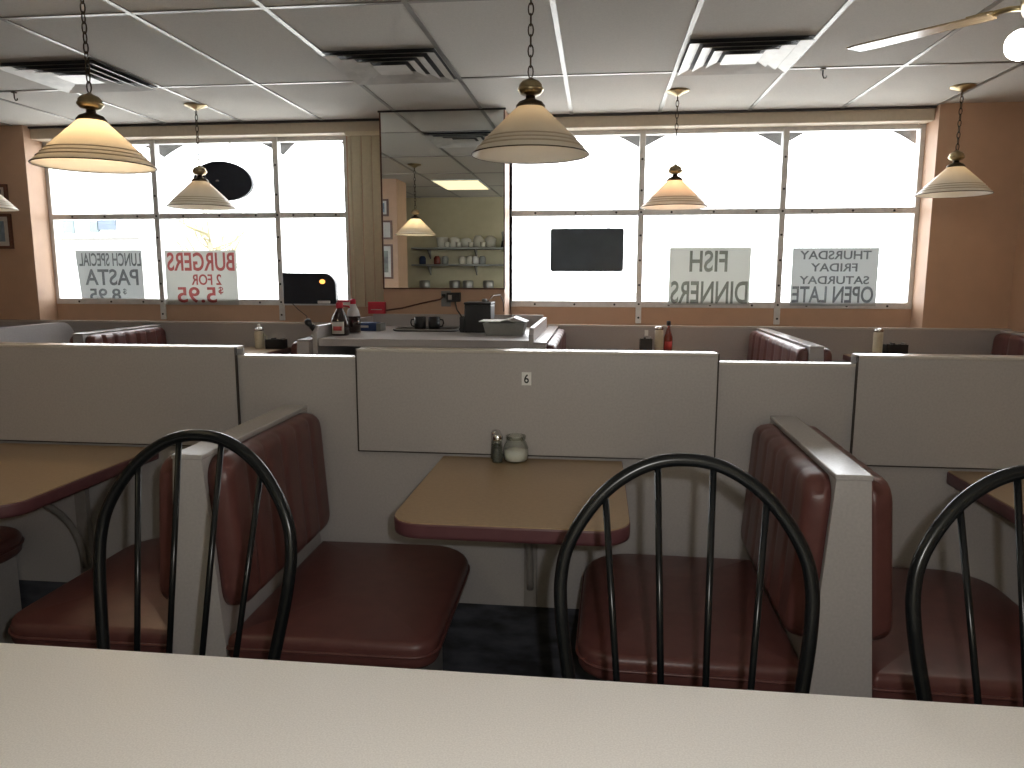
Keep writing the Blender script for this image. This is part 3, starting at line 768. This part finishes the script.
for x0, x1 in ((-.322, .145), (.149, X1 - .002)):
    m = MB(); m.box(x0, x1, .03, .05, .095, .90, bev=.003); d = m.build('door', BROWNW, sc)
    hx = x1 - .05 if x0 < 0 else x0 + .05
    m = MB(); m.tube([(hx, .029, .60), (hx, .005, .61), (hx, .005, .69), (hx, .029, .70)], .005, 8); m.build('handle', CHROME, d)

def bottle(name, label, loc, prof, bodym, cap, capm, labelm=None, cat='bottle'):
    t = thing(name, label, cat, loc)
    m = MB(); m.lathe(prof, n=28); m.build('bottle_body', bodym, t)
    m = MB(); m.lathe(cap, n=20); m.build('cap', capm, t)
    return t
CT = .951
b1 = bottle('sauce_bottle', 'dark sauce bottle with white and red label on the counter', (-1.545, 4.33, CT),
            [(.046, 0), (.054, .006), (.055, .055), (.053, .09), (.038, .125), (.021, .155), (.018, .185)], SYRUP, [(.0215, .165), (.0215, .195), (.018, .200)], REDP)
m = MB(); m.tube([(.017, 0, .178), (.055, 0, .176), (.062, 0, .166)], .005, 8); m.box(-.012, .062, -.009, .009, .200, .212, bev=.003); m.build('pump_spout', REDP, b1)
def curved_label(r, a0, a1, z0, z1, mm, parent, name='label', off=.0006):
    m = MB(); n = 12; L = []
    for z in (z0, z1):
        ro = [((r + off) * math.cos(a0 + (a1 - a0) * i / n), (r + off) * math.sin(a0 + (a1 - a0) * i / n), z) for i in range(n + 1)]
        ri = [((r + off - .0005) * math.cos(a0 + (a1 - a0) * i / n), (r + off - .0005) * math.sin(a0 + (a1 - a0) * i / n), z) for i in range(n + 1)]
        L.append(ro + ri[::-1])
    m.loops(L, None, True); return m.build(name, mm, parent)
lb = curved_label(.0555, -PI / 2 - .75, -PI / 2 + .75, .012, .085, LABELW, b1)
curved_label(.0562, -PI / 2 - .5, -PI / 2 + .5, .032, .058, LABELR, lb, 'red_band')
b2 = bottle('spray_bottle', 'dark bottle with pale shoulders and red cap behind the labelled bottle', (-1.515, 4.49, CT),
            [(.038, 0), (.042, .005), (.042, .105), (.036, .14), (.020, .17), (.016, .19)], GREYW, [(.018, .183), (.018, .208), (.010, .216)], REDP)
curved_label(.0430, -PI, PI, .006, .108, SYRUP, b2, 'dark_wrap', .0012)
bb = thing('tea_box', 'blue box lying open on the counter', 'box', (-1.59, 4.74, CT))
m = MB(); m.box(-.0, .16, -.06, .06, 0, .052, bev=.002); m.build('carton', BLUE, bb)
m = MB(); m.box(.162, .19, -.06, .06, 0, .05, bev=.002); m.build('open_flap', GREYPL, bb)
m = MB(); m.box(.035, .11, -.0615, -.0602, .022, .036); m.build('label', LABELW, bb)
ty = thing('serving_tray', 'dark flat tray under the two black mugs', 'tray', (-1.115, 4.80, CT))
m = MB(); m.rbox(0, 0, .21, .12, .05, 0, .006, None, .002); m.build('tray_base', BLKPL, ty)
m = MB(); m.tube(rrect(0, 0, .21, .12, .05, 6, .011), .006, 6, None, True); m.build('tray_rim', STEEL, ty)
def mug(label, x, y, s):
    t = thing('mug', label, 'mug', (x, y, CT + .0075))
    m = MB(); m.lathe([(.034, 0), (.038, .004), (.039, .082), (.036, .082), (.034, .008), (.002, .006)], n=28); m.build('cup_body', BLKPL, t)
    m = MB(); m.tube([(s * .037, 0, .065), (s * .058, 0, .062), (s * .062, 0, .042), (s * .055, 0, .022), (s * .036, 0, .018)], .005, 8); m.build('handle', BLKPL, t)
mug('black mug with its handle to the left, on the tray', -1.163, 4.79, -1); mug('black mug with its handle to the right, on the tray', -1.068, 4.79, 1)
ap = thing('counter_appliance', 'black boxy appliance on the counter beneath the wall outlet', 'appliance', (-.755, 4.72, CT))
m = MB(); m.box(-.085, .085, -.08, .10, .0, .175, bev=.006); m.build('housing', BLKPL, ap)
m = MB(); m.box(-.088, .088, -.083, .103, .175, .192, bev=.006); m.build('top_lid', BLKPL, ap)
m = MB(); m.lathe([(.018, 0), (.018, .012), (.012, .02)], (.03, .02, .192), 16); m.build('knob', GREYPL, ap)
m = MB(); m.box(-.12, -.087, -.06, -.02, .0, .10, bev=.005); m.build('side_unit', BLKPL, ap)
bn = thing('cutlery_bin', 'grey plastic bin with a half open lid at the right end of the counter', 'bin', (-.555, 4.52, CT))
m = MB()
o_ = [(-.125, -.10), (.115, -.10), (.115, .09), (-.125, .09)]
m.loops([[(x * .9, y, 0) for x, y in o_], [(x * 1.06, y, .075) for x, y in o_], [(x * 1.0, y * .97, .075) for x, y in o_], [(x * .86, y * .96, .006) for x, y in o_]], None, False); m.build('bin_body', GREYPL, bn)
m = MB(); m.prism([(-.155, .083), (-.02, .083), (.05, .105), (.05, .110), (-.02, .088), (-.155, .088)], 'y', -.11, .085); m.build('left_lid', WHITE, bn)
m = MB(); m.prism([(.13, .078), (.05, .108), (.05, .112), (.13, .083)], 'y', -.10, .09); m.build('right_lid', GREYPL, bn)
m = MB(); m.tube([(-.02, -.115, .085), (.02, -.13, .095), (.06, -.115, .08)], .006, 8); m.build('handle', STEEL, bn)
rb = thing('red_box', 'small red box on the counter ledge below the blind', 'box', (-1.575, 5.20, 1.036))
m = MB(); m.box(-.062, .062, -.025, .012, 0, .085, bev=.003); m.build('carton', REDP, rb)
m = MB(); m.box(-.04, .04, -.0262, -.0252, .028, .033); m.build('printed_line', LABELW, rb)
wo = thing('wall_outlet', 'wall outlet with a black adapter plugged in below the mirror', 'outlet', (-1.04, 5.22, 1.145))
m = MB(); m.box(-.07, .0, -.007, -.001, -.055, .055, bev=.002); m.build('cover_plate', GREYPL, wo)
m = MB(); m.box(-.02, .075, -.06, -.008, -.02, .045, bev=.004); ad = m.build('adapter', BLKPL, wo)
m = MB(); m.box(-.008, .018, -.0612, -.0602, -.005, .028); m.build('label', LABELW, ad)
m = MB(); m.box(-.062, -.035, -.03, -.008, .008, .034, bev=.003); m.build('plug', BLKPL, wo)
pc = thing('power_cord', 'brown cord running from the outlet to the red box', 'cord', (-1.09, 5.18, 1.16))
m = MB(); m.tube([(-.0, .0, .0), (-.02, .012, -.018), (-.15, .025, -.045), (-.30, .025, -.082), (-.425, .015, -.10)], .006, 8); m.build('cable', BROWNW, pc)
pc2 = thing('power_cord', 'black cord hanging from the adapter to the black appliance', 'cord', (-1.0, 5.17, 1.122))
m = MB(); m.tube([(0, 0, 0), (.02, -.04, -.05), (.06, -.10, -.09), (.095, -.22, -.13), (.11, -.34, -.15), (.115, -.45, -.155)], .005, 8); m.build('cable', BLKPL, pc2)
pc3 = thing('power_cord', 'thin dark cord arching from the appliance to the window jamb', 'cord', (-.70, 4.72, 1.16))
m = MB(); m.tube([(-.0, 0, -.014), (.02, .12, .02), (.04, .30, .02), (.045, .42, -.03), (.046, .44, -.10)], .003, 6); m.build('cable', BLKPL, pc3)
cl = thing('clip_lamp', 'little black clip lamp on the bench end left of the counter', 'lamp', (-1.668, 4.22, .949))
m = MB(); m.box(-.02, .02, -.02, .02, 0, .012, bev=.004); m.build('clip', GREYPL, cl)
m = MB(); m.tube([(0, 0, .01), (.010, 0, .035), (-.004, 0, .055)], .004, 8); m.build('neck', GREYPL, cl)
m = MB(); m.tube([(.004, 0, .045), (-.012, -.006, .066)], [.019, .017], 14); m.tube([(-.014, -.005, .064), (-.030, -.01, .085)], [.012, .02], 14); m.sphere((-.030, -.01, .088), .021, 14); m.build('lamp_head', BLKPL, cl)

# condiments on the window tables
ZT = .773
def dispenser(label, x, y, body, capm, h=.10, r=.024, spout=False):
    t = thing('sugar_dispenser', label, 'dispenser', (x, y, ZT))
    m = MB(); m.lathe([(r * .95, 0), (r, .004), (r, h * .9), (r * .92, h)], n=24); m.build('jar_body', body, t)
    m = MB(); m.lathe([(r * 1.02, h), (r * 1.04, h + .008), (r * .9, h + .02), (r * .3, h + .024)], n=24); m.build('cap', capm, t)
    if spout:
        m = MB(); m.lathe([(r * .35, h + .024), (r * .28, h + .045), (r * .2, h + .05)], n=12); m.build('spout', WHITE, t)
        m = MB(); m.tube([(r, 0, h * .8), (r * 1.7, 0, h * .7), (r * 1.7, 0, h * .35), (r, 0, h * .25)], .004, 8); m.build('handle', body, t)
    return t
dispenser('cream syrup dispenser with white spout on the left window table', -2.485, 5.22, CREAM, CHROME, .13, .034, True)
dispenser('cream sugar dispenser with chrome cap beside the ketchup bottle', .428, 5.24, CREAM, CHROME, .165, .030)
dispenser('cream sugar dispenser on the right window table by the number tag', 1.878, 5.22, CREAM, CHROME, .165, .031)
kb = bottle('ketchup_bottle', 'tall red ketchup bottle on the middle window table', (.492, 5.24, ZT),
            [(.028, 0), (.031, .004), (.031, .11), (.022, .14), (.013, .17), (.012, .205)], KETCH, [(.0145, .195), (.0145, .222), (.012, .226)], BLKPL)
curved_label(.0315, -PI / 2 - .9, -PI / 2 + .9, .03, .085, LABELR, kb)
def caddy(label, x, y, w, h):
    t = thing('napkin_caddy', label, 'caddy', (x, y, ZT))
    m = MB()
    m.box(-w, w, -.045, .045, 0, .006); m.box(-w, w, -.045, -.040, .006, h); m.box(-w, w, .040, .045, .006, h * .95); m.box(-w, -w + .005, -.04, .04, .006, h * .95); m.box(w - .005, w, -.04, .04, .006, h * .95)
    m.build('holder', BLKPL, t)
    for k in range(4):
        a = MB(); xx = -w + .012 + (2 * w - .024) * k / 3; a.box(xx - .006, xx + .006, -.032, .032, .0065, h + (.008 if k % 2 else -.004)); a.build('packet', BLKPL if k < 3 else GREYPL, t)
caddy('low black caddy right of the cream syrup dispenser', -2.355, 5.22, .066, .07)
caddy('square black caddy left of the cream dispenser and ketchup bottle', .338, 5.22, .042, .105)
caddy('low black caddy on the right window table', 1.99, 5.22, .068, .085)
for x, z, lab in ((.348, .905, 'small white number tag on the sill above the square black caddy'), (1.928, .925, 'small white number tag on the sill beside the right dispenser')):
    t = thing('number_tag', lab, 'tag', (x, 5.35, z)); m = MB(); m.box(-.013, .013, -.003, -.0005, -.02, .02, bev=.001); m.build('tag_plate', WHITE, t)

# ================================================================== back wall shelves (seen in the mirror)
def shelf(z, label):
    t = thing('wall_shelf', label, 'shelf', (-1.9, YB, z))
    m = MB(); m.box(-.82, .9, .001, .31, -.025, 0, bev=.003); m.build('board', GREYPL, t)
    for x in (-.6, .1, .7):
        m = MB(); m.prism([(.002, -.026), (.22, -.026), (.002, -.16)], 'x', x - .008, x + .008); m.build('bracket', STEEL, t)
shelf(1.70, 'upper grey wall shelf with pale crockery seen in the mirror'); shelf(1.46, 'lower grey wall shelf seen in the mirror')
bc = thing('back_counter', 'dark back counter below the wall shelves seen in the mirror', 'counter', (-1.9, YB, 0))
m = MB(); m.box(-.85, 1.0, .002, .45, 1.06, 1.10, bev=.004); m.build('counter_top', STEEL, bc)
m = MB(); m.box(-.83, .98, .002, .42, 0, 1.059); m.build('cabinet', GREYPL, bc)
def crock(name, prof, x, z, label, group, mm=CROCK, y=.105, cat='dish'):
    o = MB().lathe(prof, n=16).build(name, mm, None, (x, YB + y, z)); tag(o, label, cat, group)
plate_p = [(.05, 0), (.085, .012), (.09, .10), (.085, .13), (.04, .14)]
cup_p = [(.025, 0), (.035, .01), (.04, .075), (.036, .075), (.03, .012), (.002, .01)]
for k, x in enumerate((-2.30, -2.12, -1.94, -1.76, -1.58)):
    crock('plate_stack', [(r * random.uniform(.85, 1.05), z * random.uniform(.9, 1.25)) for r, z in plate_p], x, 1.701, 'pale stack of plates on the upper shelf in the mirror', 'plate stacks on the upper shelf')
for k, x in enumerate((-2.20, -2.03, -1.85, -1.67)):
    crock('cup', cup_p, x, 1.701, 'white cup between the plate stacks in the mirror', 'cups on the upper shelf', y=.255, cat='cup')
for k, x in enumerate((-2.60, -2.38, -2.26, -2.0, -1.9, -1.80, -1.70)):
    mm = (BLUE, KETCH, GREYPL, CROCK, CROCK, WHITE, GREYPL)[(k + 0) % 7]
    crock('storage_jar', [(.045, 0), (.05, .01), (.05, .09), (.035, .11), (.03, .12)], x, 1.461, ('blue', 'red', 'grey', 'pale', 'cream', 'white', 'dark grey')[k] + ' storage jar on the lower shelf in the mirror', 'jars on the lower shelf', mm, cat='jar')
for k, x in enumerate((-2.55, -2.1, -1.9, -1.6)):
    crock('pot', [(.07, 0), (.08, .01), (.08, .11), (.06, .125)], x, 1.101, 'steel pot on the back counter in the mirror', 'pots on the back counter', STEEL, .2, 'pot')
cm = thing('blender', 'dark blender on the upper shelf at the right edge of the mirror', 'blender', (-1.36, YB + .14, 1.701))
m = MB(); m.lathe([(.06, 0), (.065, .01), (.05, .09), (.04, .10)], n=20); m.build('motor_base', BLKPL, cm)
m = MB(); m.lathe([(.038, .10), (.055, .22), (.05, .225), (.02, .24)], n=20); m.build('jug', GREYPL, cm)
